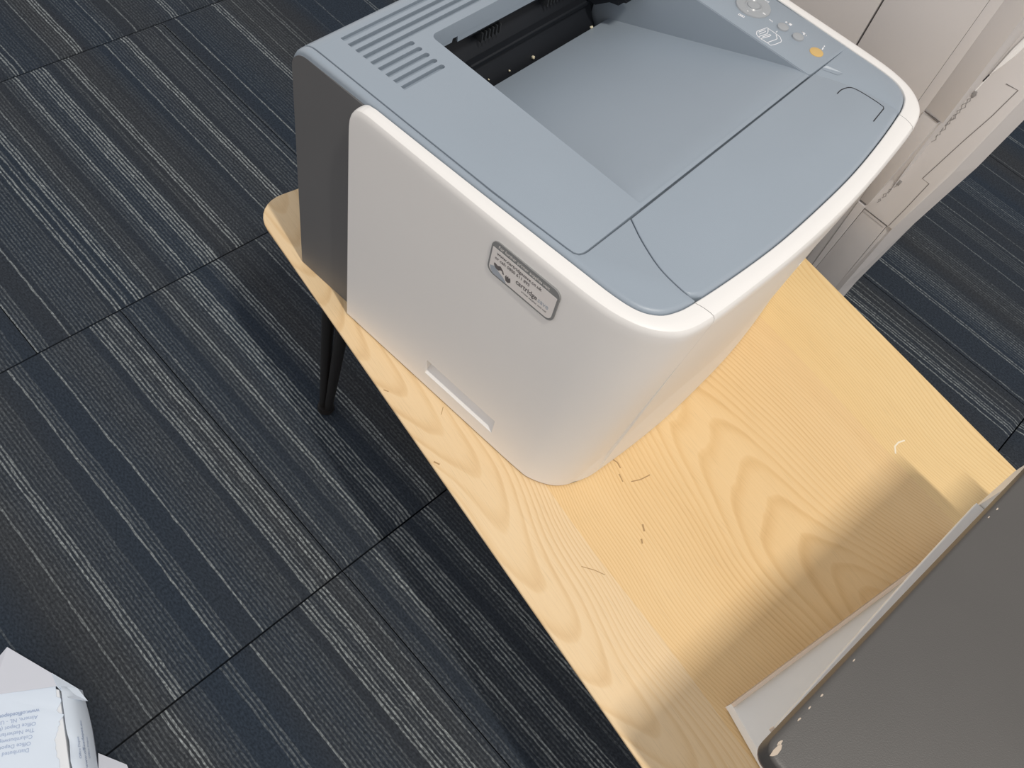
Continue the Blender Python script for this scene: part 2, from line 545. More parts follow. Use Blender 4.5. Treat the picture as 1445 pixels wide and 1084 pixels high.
# ------------------------------------------------------------------ wooden table
TT = -0.14473911632848938
TABLE_Z = 0.36
table = empty('low_table', (-0.5321, 0.3143, TABLE_Z), TT,
              'low pale ash-veneer table with rounded corners that carries the grey and white laser printer', 'table')
tp = round_poly([(-0.024, 0.0), (1.05, 0.0), (1.05, 0.5055), (-0.024, 0.5055)], 0.034, 8)
bm = bmesh.new()
rings = [(offset(tp, 0.0008), 0.0), (tp, -0.0008), (tp, -0.0030)]
vr = [[bm.verts.new((p[0], p[1], z)) for p in r] for r, z in rings]
n = len(tp)
for r in range(2):
    for i in range(n):
        bm.faces.new((vr[r][i], vr[r][(i + 1) % n], vr[r + 1][(i + 1) % n], vr[r + 1][i]))
bm.faces.new(vr[0])
bm.faces.new(vr[2])
tabletop = bm_obj('tabletop', bm, WOOD, table, True)
bm = bmesh.new()
rings = [(tp, -0.0031), (offset(tp, 0.018), -0.019)]
vr = [[bm.verts.new((p[0], p[1], z)) for p in r] for r, z in rings]
for i in range(n):
    bm.faces.new((vr[0][i], vr[0][(i + 1) % n], vr[1][(i + 1) % n], vr[1][i]))
bm.faces.new(vr[0]); bm.faces.new(vr[1])
bm_obj('table_underside', bm, WOODEDGE, table, True, 'bevelled raw underside of the tabletop')

iT = (Matrix.Translation((-0.5321, 0.3143, TABLE_Z)) @ Matrix.Rotation(TT, 4, 'Z')).inverted()


def table_leg(foot, topA, topB):
    bm = bmesh.new()
    f = Vector(foot)
    d = (Vector(topB) - Vector(topA)).normalized() * 0.0045
    tube_bm(bm, f - d, Vector(topA), 0.0055, 0.0080, 12)
    tube_bm(bm, f + d, Vector(topB), 0.0055, 0.0080, 12)
    bmesh.ops.transform(bm, matrix=iT, verts=bm.verts)
    leg = bm_obj('leg', bm, LEGM, table, True)
    bm = bmesh.new()
    tube_bm(bm, f + Vector((0, 0, -0.0005)), f + Vector((0, 0, 0.008)), 0.0115, 0.0105, 16)
    bmesh.ops.transform(bm, matrix=iT, verts=bm.verts)
    bm_obj('foot_cap', bm, LEGM, leg, True)
    bm = bmesh.new()
    mid = (Vector(topA) + Vector(topB)) / 2
    box_bm(bm, (mid.x - .018, mid.y - .010, .338), (mid.x + .018, mid.y + .026, .3415))
    bmesh.ops.transform(bm, matrix=iT, verts=bm.verts)
    bm_obj('mounting_plate', bm, LEGM, leg, False)


F0 = Vector((-0.4835, 0.3500, 0.003))
A0 = Vector((-0.4421, 0.3302, 0.3385))
B0 = Vector((-0.4174, 0.3334, 0.3385))
# the four legs sit symmetrically under the top
fl = iT @ F0; al = iT @ A0; bl = iT @ B0
cT = Vector((0.513, 0.2528, 0))
W_ = iT.inverted()
for su in (0, 1):
    for sv in (0, 1):
        def mir(p):
            q = Vector(p)
            if su: q.x = 2 * cT.x - q.x
            if sv: q.y = 2 * cT.y - q.y
            return W_ @ q
        table_leg(mir(fl), mir(al), mir(bl))


def scuff(pts, wd, mt, name='scratch'):
    bm = bmesh.new()
    strip_bm(bm, pts, wd, -0.0002, 0.00012)
    return bm_obj(name, bm, mt, table, False)


scuff([(.400, .147), (.406, .149), (.412, .148)], .0012, SCRATCH)
scuff([(.416, .143), (.424, .141)], .0010, SCRATCH)
scuff([(.428, .148), (.431, .157), (.432, .168)], .0010, SCRATCH)
scuff([(.466, .130), (.472, .127)], .0016, SCRATCH)
scuff([(.476, .120), (.480, .118)], .0016, SCRATCH)
scuff([(.467, .058), (.476, .066), (.484, .071)], .0006, SCRATCH)
scuff([(.546, .403), (.540, .409), (.539, .416), (.541, .424)], .0016, PALEMARK, 'pale_scratch')
scuff([(.275, .041), (.281, .035)], .0006, SCRATCH)
scuff([(.318, .003), (.323, .006)], .0014, SCRATCH)
scuff([(.232, .003), (.236, .006)], .0010, SCRATCH)

# ------------------------------------------------------------------ laser printer
PP = 0.061294219796558025
PO = (-0.38975092, 0.31016845, TABLE_Z)
W = 0.409
printer = empty('laser_printer', PO, PP,
                'white and blue-grey laser printer with sunken paper tray, standing on the low wooden table', 'printer')

_X = (.0008, .003, .007, .012, .018)
Ob_h = [(0, 0)] + [(x, 0) for x in _X] + [(.1, 0), (.182, 0), (.228, .0003), (.241, .0022), (.2545, .0085), (.2640, .0165), (.2710, .0295), (.2762, .0575), (.2795, .100), (.2835, .155), (.2850, .2085)]
Ot_h = [(0, .0003)] + [(x, .0003) for x in _X] + [(.1, .0005), (.182, .0010), (.228, .0020), (.2500, .0045), (.2680, .0105), (.2815, .0200), (.2908, .0330), (.2962, .0567), (.3000, .098), (.3035, .150), (.3048, .2085)]
I_h = [(0, .0105)] + [(x, .0106) for x in _X] + [(.1, .0120), (.172, .0140), (.209, .0150), (.238, .0158), (.2570, .0190), (.2690, .0270), (.2752, .0385), (.2788, .0540), (.2845, .098), (.2888, .150), (.2898, .2085)]


def full(h):
    right = [(x, W - y) for x, y in reversed(h[:-1])]
    return [(p.x, p.y) for p in spline([Vector((x, y, 0)) for x, y in h + right], 4)]


OB, OT, IN = full(Ob_h), full(Ot_h), full(I_h)
NP = len(OB)
JA = 13 * 4; JB = NP - 1 - JA


def lerp2(a, b, t): return (a[0] + (b[0] - a[0]) * t, a[1] + (b[1] - a[1]) * t)


def shell_bm(i0, i1):
    prof = [(0.002, lambda i: OB[i]), (0.12, lambda i: lerp2(OB[i], OT[i], .46)), (0.245, lambda i: lerp2(OB[i], OT[i], .955)),
            (0.2535, lambda i: lerp2(OT[i], IN[i], .01)), (0.2572, lambda i: lerp2(OT[i], IN[i], .05)), (0.2594, lambda i: lerp2(OT[i], IN[i], .14)),
            (0.2604, lambda i: lerp2(OT[i], IN[i], .30)), (0.2610, lambda i: lerp2(OT[i], IN[i], .6)), (0.2606, lambda i: lerp2(OT[i], IN[i], .96)),
            (0.2598, lambda i: IN[i]), (0.244, lambda i: IN[i]), (0.002, lambda i: lerp2(OB[i], IN[i], .9) if False else lerp2(OB[i], IN[i], 1.0))]
    bm = bmesh.new()
    grid = []
    r = 0.017; ztop = 0.261
    idx = list(range(i0, i1 + 1))
    for z, f in prof:
        row = []
        for i in idx:
            x, y = f(i)
            zz = z
            if z > 0.11 and x < r:
                drop = r - math.sqrt(max(0.0, r * r - (r - x) ** 2))
                zz = z - drop * (1.0 if z > .24 else .5)
            row.append(bm.verts.new((x, y, zz)))
        grid.append(row)
    R = len(grid)
    for a in range(R):
        b_ = (a + 1) % R
        for k in range(len(idx) - 1):
            bm.faces.new((grid[a][k], grid[a][k + 1], grid[b_][k + 1], grid[b_][k]))
    bm.faces.new([g[0] for g in grid]); bm.faces.new([g[-1] for g in reversed(grid)])
    return bm


left_panel = bm_obj('side_panel', shell_bm(0, JA), WHITE, printer, True)
# finger slot low on the side
cb = bmesh.new()
prof = [(-.004, .0425), (.0085, .0415), (.0085, .0300), (.0010, .0215), (-.004, .0190)]
va = [cb.verts.new((.106, y, z)) for y, z in prof]; vb = [cb.verts.new((.1905, y, z)) for y, z in prof]
cb.faces.new(va); cb.faces.new(list(reversed(vb)))
for i in range(len(prof)):
    cb.faces.new((va[i], vb[i], vb[(i + 1) % len(prof)], va[(i + 1) % len(prof)]))
boolean(left_panel, cb)
right_panel = bm_obj('side_panel', shell_bm(JB, NP - 1), WHITE, printer, True)


def shrink_joint(bm, gap=.0006):
    ys = [v.co.y for v in bm.verts]
    a, b_ = min(ys), max(ys); c_ = (a + b_) / 2; k = (b_ - a - 2 * gap) / (b_ - a)
    for v in bm.verts: v.co.y = c_ + (v.co.y - c_) * k
    return bm


front_panel = bm_obj('front_panel', shrink_joint(shell_bm(JA, JB)), WHITE, printer, True)
# finger hollow in the front door
cb = bmesh.new()
n_ = 12
top_ = [(.197 + .125 * k / n_, .2105 - .0035 * math.sin(math.pi * k / n_)) for k in range(n_ + 1)]
bot_ = [(.270 + .045 * k / n_, .1440 - .006 * (k / n_)) for k in range(n_ + 1)]
ri = []; ro = []
for (y, z) in top_ + list(reversed(bot_)):
    dd = 0.0065 if z > .18 else 0.0
    ri.append(cb.verts.new((.2932 + (z - .144) * .03, y, z - .001))); ro.append(cb.verts.new((.33, y, z)))
cb.faces.new(ri); cb.faces.new(list(reversed(ro)))
for i in range(len(ri)):
    cb.faces.new((ri[i], ro[i], ro[(i + 1) % len(ri)], ri[(i + 1) % len(ri)]))
boolean(front_panel, cb)

ZT = 0.2622
RR = 0.019; XC = -0.0545


def rear_round(bm, xc=XC, r=RR, zt=ZT):
    for k in range(1, 9):
        xx = xc - r * math.sin(math.pi / 2 * k / 8.2)
        bmesh.ops.bisect_plane(bm, geom=bm.verts[:] + bm.edges[:] + bm.faces[:], plane_co=(xx, 0, 0), plane_no=(1, 0, 0), dist=1e-6)
    bmesh.ops.bisect_plane(bm, geom=bm.verts[:] + bm.edges[:] + bm.faces[:], plane_co=(xc, 0, 0), plane_no=(1, 0, 0), dist=1e-6)
    for v in bm.verts:
        if v.co.x < xc:
            t = min(xc - v.co.x, r * 0.9999)
            v.co.z -= r - math.sqrt(r * r - t * t)
    return bm


# rear housing: dark grey block with a rounded upper rear edge
prof = [(-.0765, .0006)]
for k in range(9):
    a = math.pi / 2 * k / 8
    prof.append((-.0745 + .018 * (1 - math.cos(a)), .2375 + .018 * math.sin(a)))
prof += [(.10, .2555), (.10, .150), (.22, .150), (.22, .0006)]
bm = bmesh.new()
YA, YB = .0095, W - .0095
vl = [bm.verts.new((x, YA, z)) for x, z in prof]; vr_ = [bm.verts.new((x, YB, z)) for x, z in prof]
bm.faces.new(vl); bm.faces.new(list(reversed(vr_)))
for i in range(len(prof)):
    bm.faces.new((vl[i], vr_[i], vr_[(i + 1) % len(prof)], vl[(i + 1) % len(prof)]))
bmesh.ops.recalc_face_normals(bm, faces=bm.faces)
housing = bm_obj('rear_housing', bm, DGREY, printer, True)

cb = bmesh.new(); box_bm(cb, (-.0562, YA + .004, .1495), (.12, YB - .004, .27))
boolean(housing, cb)

# --- grey top: left and right trims, cover, control panel, front cover
gap = .0007
trimL = [(-.0742, .0098)]
inner_path = [(p[0], p[1]) for p in IN[1:JA]]
out_e = offset([(p[0], p[1]) for p in IN], -gap)
trim_out = [(-.0738, .0098), (-.05, .0100)] + [(IN[i][0] - gap * .6, IN[i][1] + gap) for i in range(20, JA + 1)]
curve = [(.2770, .0545), (.2631, .0548), (.2440, .0580), (.2221, .0670), (.2044, .0768)]
curve_s = [(p.x, p.y) for p in spline([Vector((x, y, 0)) for x, y in curve], 4)]
seam_path = [(.2040, .030), (.2035, .0262), (.2018, .0228), (.1985, .0209), (.1927, .0203), (.1254, .0178), (.06, .0172), (-.05, .0165), (-.0738, .0160)]
poly = trim_out + curve_s[1:] + seam_path
insv = []
for i, p in enumerate(poly):
    if i < len(trim_out) - 1:
        insv.append(.0038)
    else:
        insv.append(.0008)
side_trim = bm_obj('side_trim', rear_round(plate_bm(poly, .245, ZT - .0002, 0, 3, insv)), GREY, printer, True)
polyR = [(x, W - y) for x, y in reversed(poly)]
insR = list(reversed(insv))
# right trim carries only the narrow edge and the front corner
side_trim_r = bm_obj('side_trim', rear_round(plate_bm(polyR, .245, ZT - .0002, 0, 3, insR)), GREY, printer, True)

# cover with recess
g2 = .0008
cov = [(-.0738, .0168), (-.05, .0173), (.06, .0180), (.1254, .0186), (.1927, .0211), (.198, .0217), (.2010, .0235), (.2025, .0265), (.2030, .031),
       (.2030, .3262), (-.030, .3262), (-.030, W - .0178), (-.05, W - .0173), (-.0738, W - .0168)]
cover = bm_obj('top_cover', rear_round(plate_bm(cov, .2475, ZT, .0007, 2)), GREY, printer, True)
cb = plate_bm(round_poly([(-.0170, .0985), (.1996, .0935), (.1996, .3262), (-.0170, .3262)], [.006, .0015, .0008, .004], 5), .15, .30, 0.0001, 1)
boolean(cover, cb)
# vent slots: four long rows, five short ones on either side
cb = bmesh.new()


def slot_poly(x, y0, y1, w_):
    pts = [(x - w_ / 2, y0), (x + w_ / 2, y0)]
    for k in range(7):
        a = math.pi * k / 6
        pts.append((x + w_ / 2 * math.cos(a), y1 + w_ / 2 * math.sin(a)))
    return pts


for k in range(9):
    x = -.0515 + .0082 * k
    spans = [(.0380, .379)] if k < 4 else [(.0380, .0805), (W - .0805, W - .0380)]
    for (a, b_) in spans:
        pl = slot_poly(x, a, b_, .0044)
        zt = ZT + .003; zb = ZT - (.0040 if k > 0 else .0032)
        vt = [cb.verts.new((p[0], p[1], zt)) for p in pl]
        vb = [cb.verts.new((p[0] - .0006, p[1] + (.004 if i < 2 else 0), zb)) for i, p in enumerate(pl)]
        cb.faces.new(vt); cb.faces.new(list(reversed(vb)))
        for i in range(len(pl)):
            cb.faces.new((vt[i], vb[i], vb[(i + 1) % len(pl)], vt[(i + 1) % len(pl)]))
boolean(cover, cb)

# sloping paper deck
dprof = [(.0030, .1945), (.06, .2146), (.12, .2361), (.155, .2488), (.172, .2546), (.185, .2588), (.1935, .2609), (.1995, .2616), (.2030, .2616)]
dp = [(p.x, p.y) for p in spline([Vector((x, z, 0)) for x, z in dprof], 3)]
verts = []; faces = []
for (x, z) in dp: verts += [(x, .0900, z), (x, .3275, z), (x, .0900, z - .0025), (x, .3275, z - .0025)]
for i in range(len(dp) - 1):
    a = 4 * i; b_ = a + 4
    faces += [(a, b_, b_ + 1, a + 1), (a + 2, a + 3, b_ + 3, b_ + 2), (a, a + 2, b_ + 2, b_), (a + 1, b_ + 1, b_ + 3, a + 3)]
faces += [(0, 1, 3, 2), (len(verts) - 4, len(verts) - 2, len(verts) - 1, len(verts) - 3)]
obj('paper_deck', verts, faces, GREY, printer, True)
box('recess_wall', (-.017, .3264, .155), (.2030, .3270, .2617), GREY, printer)
box('recess_wall', (-.017, .0925, .155), (.1960, .0975, .2480), GREY, printer)
# rear lip with its cut-out
bm = bmesh.new()
lp = [(.0985, .262 - .009), (.3262, .253), (.3262, .2415), (.1320, .2415), (.1308, .2500), (.1262, .2500), (.1250, .2440), (.0985, .2440)]
a1 = [bm.verts.new((-.0172, y, z)) for y, z in lp]; a2 = [bm.verts.new((-.0192, y, z)) for y, z in lp]
bm.faces.new(a1); bm.faces.new(list(reversed(a2)))
for i in range(len(lp)): bm.faces.new((a1[i], a2[i], a2[(i + 1) % len(lp)], a1[(i + 1) % len(lp)]))
bm_obj('rear_lip', bm, GREY, printer, False)
# black exit mechanism
mech = empty('paper_exit'); mech.parent = printer
box('exit_cavity', (-.0560, .094, .150), (-.0545, .3262, .2475), BLACK, mech)
box('exit_floor', (-.0560, .094, .1500), (.0050, .3262, .1700), BLACK, mech, .001)
box('exit_cheek', (-.0555, .0940, .170), (-.0175, .0975, .2470), BLACK, mech)
box('exit_cheek', (-.0555, .3200, .170), (-.0175, .3262, .2470), BLACK, mech)
bm = bmesh.new()
for (z0, x0, x1) in ((.2330, -.030, -.022), (.2050, -.022, -.0135)):
    box_bm(bm, (x0, .150, z0), (x1, .312, z0 + .006))
bmesh.ops.bevel(bm, geom=bm.edges[:], offset=.0012, segments=1, affect='EDGES')
bm_obj('guide_bar', bm, BLACK, mech, False)
# curved black guide sheet with side plates
gp = [(-.040, .236), (-.027, .222), (-.018, .206), (-.010, .192), (-.004, .184), (.0035, .1825)]
verts = []; faces = []
for x, z in gp: verts += [(x, .112, z), (x, .318, z), (x - .001, .112, z - .0025), (x - .001, .318, z - .0025)]
for i in range(len(gp) - 1):
    a = 4 * i; b_ = a + 4
    faces += [(a, b_, b_ + 1, a + 1), (a + 2, a + 3, b_ + 3, b_ + 2), (a, a + 2, b_ + 2, b_), (a + 1, b_ + 1, b_ + 3, a + 3)]
faces += [(0, 1, 3, 2), (len(verts) - 4, len(verts) - 2, len(verts) - 1, len(verts) - 3)]
obj('guide_sheet', verts, faces, BLACK, mech, True)
for k, y in enumerate((.166, .1705, .175, .1795, .184, .1885, .252, .2565, .261, .2655, .270, .2745, .279)):
    box('guide_rib', (-.034, y, .2235), (-.0195, y + .0012, .2330), RIBM, mech)
bm = bmesh.new()
tube_bm(bm, (-.012, .150, .186), (-.012, .158, .186), .003, .002, 10)
bm_obj('shaft_tip', bm, BUTTON, mech, True)
# right-hand toothed paper guide hanging beside the outlet
teeth = [(-.016, .246), (.012, .246), (.030, .2405), (.0245, .2360), (.0270, .2330), (.0185, .2300), (.0200, .2265), (.0100, .2240), (-.004, .2130), (-.016, .2130)]
bm = bmesh.new()
a1 = [bm.verts.new((x, .3070, z)) for x, z in teeth]; a2 = [bm.verts.new((x, .3200, z)) for x, z in teeth]
bm.faces.new(a1); bm.faces.new(list(reversed(a2)))
for i in range(len(teeth)): bm.faces.new((a1[i], a2[i], a2[(i + 1) % len(teeth)], a1[(i + 1) % len(teeth)]))
bm_obj('toothed_guide', bm, BLACK, mech, False)
for (x, y, z, s) in ((-.0065, .196, .1895, .0011), (-.0060, .228, .1895, .0017), (-.008, .170, .1915, .0009), (.0030, .300, .1960, .0015)):
    bm = bmesh.new(); bmesh.ops.create_icosphere(bm, subdivisions=1, radius=s, matrix=Matrix.Translation((x, y, z)))
    for v in bm.verts: v.co += Vector((random.uniform(-1, 1), random.uniform(-1, 1), random.uniform(-1, 1))) * s * .35
    bm_obj('torn_paper_crumb', bm, DUST, mech, False)

# control panel
cp = round_poly([(-.0285, .3272), (.2030, .3272), (.2042, .3908), (-.0285, .3908)], [.001, .003, .0035, .001], 4)
cpan = plate('control_panel', cp, .2475, ZT + .0003, GREY, printer, .0010, 2)
ZC = ZT + .0003


def disc(name, x, y, r, z0, z1, mt, parent, dome=.0, seg=40, rx=1.0):
    bm = bmesh.new()
    prof_ = [(r, z0), (r, z1 - .0005), (r * .985, z1 - .0001), (r * .95, z1), (r * .5, z1 + dome * .7), (.0001, z1 + dome)]
    rings_ = []
    for rr_, z in prof_:
        rings_.append([bm.verts.new((x + rr_ * rx * math.cos(2 * math.pi * k / seg), y + rr_ * math.sin(2 * math.pi * k / seg), z)) for k in range(seg)])
    for a in range(len(rings_) - 1):
        for k in range(seg):
            bm.faces.new((rings_[a][k], rings_[a][(k + 1) % seg], rings_[a + 1][(k + 1) % seg], rings_[a + 1][k]))
    bm.faces.new(rings_[-1])
    return bm_obj(name, bm, mt, parent, True)


def ring_(name, x, y, r0, r1, z, mt, parent, seg=48, h=.0006):
    bm = bmesh.new(); R0 = []; 
    rs = [(r0, z), (r0 * .5 + r1 * .5, z + h), (r1, z)]
    rg = [[bm.verts.new((x + rr_ * math.cos(2 * math.pi * k / seg), y + rr_ * math.sin(2 * math.pi * k / seg), zz)) for k in range(seg)] for rr_, zz in rs]
    for a in range(2):
        for k in range(seg):
            bm.faces.new((rg[a][k], rg[a][(k + 1) % seg], rg[a + 1][(k + 1) % seg], rg[a + 1][k]))
    return bm_obj(name, bm, mt, parent, True)


ring_('button_gap', .1192, .3628, .0160, .0172, ZC - .0001, SEAM, cpan, h=.0001)
dial = disc('dial_button', .1192, .3628, .0160, ZC - .001, ZC + .0016, BUTTON, cpan, -.0004)
ring_('dial_centre_ring', .1192, .3628, .0060, .0082, ZC + .0013, BUTTON, cpan, h=.0010)
disc('ok_button', .1192, .3628, .0056, ZC + .0008, ZC + .0020, BUTTON, cpan, -.0003)
for (bx_, by_) in ((.1527, .3612), (.1687, .3613)):
    ring_('button_gap', bx_, by_, .0050, .0057, ZC - .0001, SEAM, cpan, h=.0001)
    disc('round_button', bx_, by_, .0051, ZC - .001, ZC + .0016, BUTTON, cpan, .0002)
disc('status_button', .1902, .3590, .0062, ZC - .001, ZC + .0005, ORANGE, cpan, .0003).__setitem__('label', 'amber oval status button')
disc('status_lamp', .0800, .3530, .0055, ZC - .001, ZC + .0004, ORANGE, cpan, .0003).__setitem__('label', 'amber status lamp')


def lines(name, segs, wd, parent, mt=PRINT, z=ZC):
    bm = bmesh.new()
    for s_ in segs: strip_bm(bm, s_, wd, z - .0001, z + .00012)
    return bm_obj(name, bm, mt, parent, False)


lines('printer_pictogram', [
    [(.1412, .3362), (.1433, .3326), (.1462, .3311), (.149, .3307), (.1556, .3312), (.1596, .3309), (.1614, .3358), (.1627, .3426), (.162, .3449),
     (.1581, .3482), (.1536, .3486), (.1439, .3488), (.1412, .3362)],
    [(.1462, .3311), (.1487, .3415), (.1477, .3446), (.1452, .3485)],
    [(.1428, .3372), (.1445, .3450), (.1462, .3430), (.1447, .3345), (.1428, .3372)],
    [(.149, .3307), (.152, .3406), (.152, .3429), (.1508, .3432), (.1486, .3337)],
    [(.1556, .3312), (.1579, .3412), (.1581, .3437), (.1549, .347), (.1540, .3486)],
    [(.1525, .3503), (.1523, .353)]], .0006, cpan)
lines('print_symbol', [[(.1174, .3412), (.1231, .3422), (.1228, .3440), (.1176, .3432), (.1174, .3412)], [(.1190, .3416), (.1192, .3434)],
                       [(.1205, .3420), (.1208, .3437)]], .0007, cpan)
lines('print_symbol', [[(.1193, .3806), (.1244, .3821), (.1240, .3795), (.1200, .3785), (.1193, .3806)]], .0008, cpan)
lines('print_symbol', [[(.1386, .3611), (.1407, .3598)], [(.1405, .3611), (.1426, .3598)]], .0007, cpan)
lines('print_symbol', [[(.1495, .3705), (.1559, .3722)], [(.1497, .3716), (.1557, .3706)], [(.1530, .3724), (.1555, .3728)]], .0009, cpan)
lines('print_symbol', [[(.1664, .3722), (.1725, .3703)], [(.1664, .3722), (.1700, .3725)], [(.1690, .3700), (.1722, .3712)]], .0008, cpan)
lines('print_symbol', [[(.1916, .3665), (.1906, .3705)], [(.1904, .3718), (.1901, .3735)]], .0010, cpan)
lines('dial_mark', [[(.1072, .3617), (.1090, .3612)], [(.1206, .3500), (.1208, .3512)], [(.1305, .3610), (.1335, .3607)]], .0012, cpan, z=ZC + .0016)

# front cover
fo = [(IN[i][0] - gap, IN[i][1]) for i in range(JA, NP - 1 - JA + 1)]
fc_curve = [(x + .0004, y + .0006) for x, y in reversed(curve_s)]
rc = [(x + .0003, W - y - .0003) for x, y in curve_s]
fpoly = fc_curve[:-1] + fo[1:-1] + rc
fins = []
for i, p in enumerate(fpoly):
    if len(fc_curve) - 2 <= i < len(fc_curve) - 1 + len(fo) - 2: fins.append(.0036)
    else: fins.append(.0009 if i < len(fc_curve) else .0002)
front_cover = plate('front_cover', fpoly, .245, ZT + .0002, GREY, printer, 0, 3, fins)
# outline of the finger tab
tab_ = [(p.x, p.y) for p in spline([Vector((x, y, 0)) for x, y in [(.2309, .3272), (.2306, .3350), (.2330, .3430), (.2372, .3465), (.2477, .3482), (.2600, .3486)]], 4)]
tab_ += [(.2655, .3480), (.2668, .3460), (.2690, .3238)]
lines('tab_groove', [tab_], .0009, front_cover, SEAM, ZT + .0002)
# crease beside the control panel
verts = [(.2045, .3470, ZT), (.2062, .3500, ZT + .0014), (.2200, .3560, ZT + .0001), (.2185, .3495, ZT + .0001), (.2060, .3440, ZT)]
obj('crease', verts, [(0, 1, 2), (0, 2, 3), (0, 3, 4)], GREY, front_cover)

# ------------------------------------------------------------------ label on the printer's side
stk = empty('sticker'); stk.parent = printer
stk['label'] = 'supplier sticker with grey border, web address and phone number'


def side_poly(name, pts, y0, y1, mt, parent):
    bm = bmesh.new()
    a = [bm.verts.new((x, y0, z)) for x, z in pts]; b_ = [bm.verts.new((x, y1, z)) for x, z in pts]
    bm.faces.new(a); bm.faces.new(list(reversed(b_)))
    for i in range(len(pts)): bm.faces.new((a[i], b_[i], b_[(i + 1) % len(pts)], a[(i + 1) % len(pts)]))
    return bm_obj(name, bm, mt, parent, False)


LX0, LX1, LZ0, LZ1 = .1472, .2105, .2125, .2462
side_poly('sticker_border', round_poly([(LX0, LZ0), (LX1, LZ0), (LX1, LZ1), (LX0, LZ1)], .0065, 6), -.0002, .0012, LABEL_G, stk)
side_poly('sticker_face', round_poly([(LX0 + .0014, LZ0 + .0017), (LX1 - .0018, LZ0 + .0017), (LX1 - .0018, LZ1 - .0068), (LX0 + .0014, LZ1 - .0068)],
                                     [.0055, .0055, .0004, .0004], 6), -.00030, .0001, LABEL_W, stk)


def text(name, body, size, loc, mt, parent, rot=(math.pi / 2, 0, 0), bold=0.0, sx_=1.0):
    cu = bpy.data.curves.new(name, 'FONT')
    cu.body = body; cu.size = size; cu.extrude = 0.00004; cu.offset = bold
    cu.resolution_u = 3
    tmp = bpy.data.objects.new('tmp', cu); col.objects.link(tmp)
    bpy.context.view_layer.update()
    dg = bpy.context.evaluated_depsgraph_get()
    me = bpy.data.meshes.new_from_object(tmp.evaluated_get(dg))
    bpy.data.objects.remove(tmp)
    me.name = name
    me.materials.clear()
    for v in me.vertices: v.co.x *= sx_
    o = link(name, me, mt, parent, False)
    o.location = loc; o.rotation_euler = rot
    return o


text('lettering', 'For further printer supplies visit', .0040, (LX0 + .0060, -.00026, LZ1 - .0050), LABEL_W, stk, sx_=.92)
text('lettering', 'www.cartridgesave.co.uk', .0046, (LX0 + .0060, -.00036, LZ1 - .0118), LABEL_T, stk, bold=.00006, sx_=.90)
text('lettering', 'or call: 0800 611 895', .0042, (LX0 + .0050, -.00036, LZ1 - .0166), LABEL_T, stk, bold=.00005, sx_=.92)
text('lettering', 'cartridge', .0068, (LX0 + .0265, -.00036, LZ1 - .0236), LABEL_T, stk, bold=.00010, sx_=.82)
text('lettering', 'save', .0068, (LX0 + .0475, -.00036, LZ1 - .0236), LABEL_B, stk, bold=.00005, sx_=.84)
text('lettering', 'printer supplies, sold well', .0024, (LX0 + .0330, -.00036, LZ1 - .0276), LABEL_T, stk, sx_=.95)
hand = [(0, 0), (.003, -.001), (.0055, .0005), (.0085, -.0018), (.0100, -.0048), (.0085, -.0050), (.0078, -.0028), (.006, -.0032), (.0045, -.0050), (.0020, -.0048), (.0000, -.0030), (-.0006, -.0012)]
side_poly('hand_emblem', [(LX0 + .0058 + x, LZ1 - .0205 + z) for x, z in hand], -.00040, -.0002, LABEL_T, stk)
paw = [(0, 0), (.0008, .0022), (.0016, .0006), (.0026, .0026), (.0033, .0006), (.0045, .0022), (.0052, .0004), (.0056, -.0020), (.0036, -.0040), (.0012, -.0036)]
side_poly('hand_emblem', [(LX0 + .0168 + x, LZ0 + .0080 + z) for x, z in paw], -.00040, -.0002, LABEL_T, stk)
side_poly('swoosh', [(LX0 + .0022, LZ0 + .0074), (LX0 + .006, LZ0 + .0095), (LX0 + .011, LZ0 + .0070), (LX0 + .0155, LZ0 + .0052), (LX0 + .0185, LZ0 + .0028), (LX0 + .0185, LZ0 + .0014), (LX0 + .0062, LZ0 + .0014), (LX0 + .0035, LZ0 + .0035)],
          -.00034, -.0002, LABEL_B, stk)

# rubber feet
for (x, y) in ((-.05, .04), (.24, .06), (-.05, W - .04), (.24, W - .06)):
    disc('rubber_foot', x, y, .010, 0.0, .003, BLACK, printer, 0.0, 16)

# ------------------------------------------------------------------ beige floor-standing copier behind the printer
YF = 0.85
copier = empty('office_copier', (-0.42, 1.15, 0), 0,
               'tall beige floor-standing office copier behind the printer, at the top right', 'copier')
CO = Vector((-0.42, 1.15, 0))


def xr(z):
    pts = [(0, -.108), (.277, -.1022), (.395, -.0985), (.494, -.0862), (.60, -.0790), (1.05, -.0780)]
    for (a, xa), (b_, xb) in zip(pts, pts[1:]):
        if z <= b_: return xa + (xb - xa) * (z - a) / (b_ - a)
    return pts[-1][1]


LEAN = .30


def lean(v):
    """the lower front corner section leans back a little"""
    d = v.y - .85
    k = (.85 + LEAN * .6595) / (.85 - LEAN * (v.z - 1.055))
    if k < 1: k = 1.0
    return Vector((v.x * k, .85 * k + d, 1.055 + (v.z - 1.055) * k))


def loc_obj(o):
    o.location = -CO
    return o


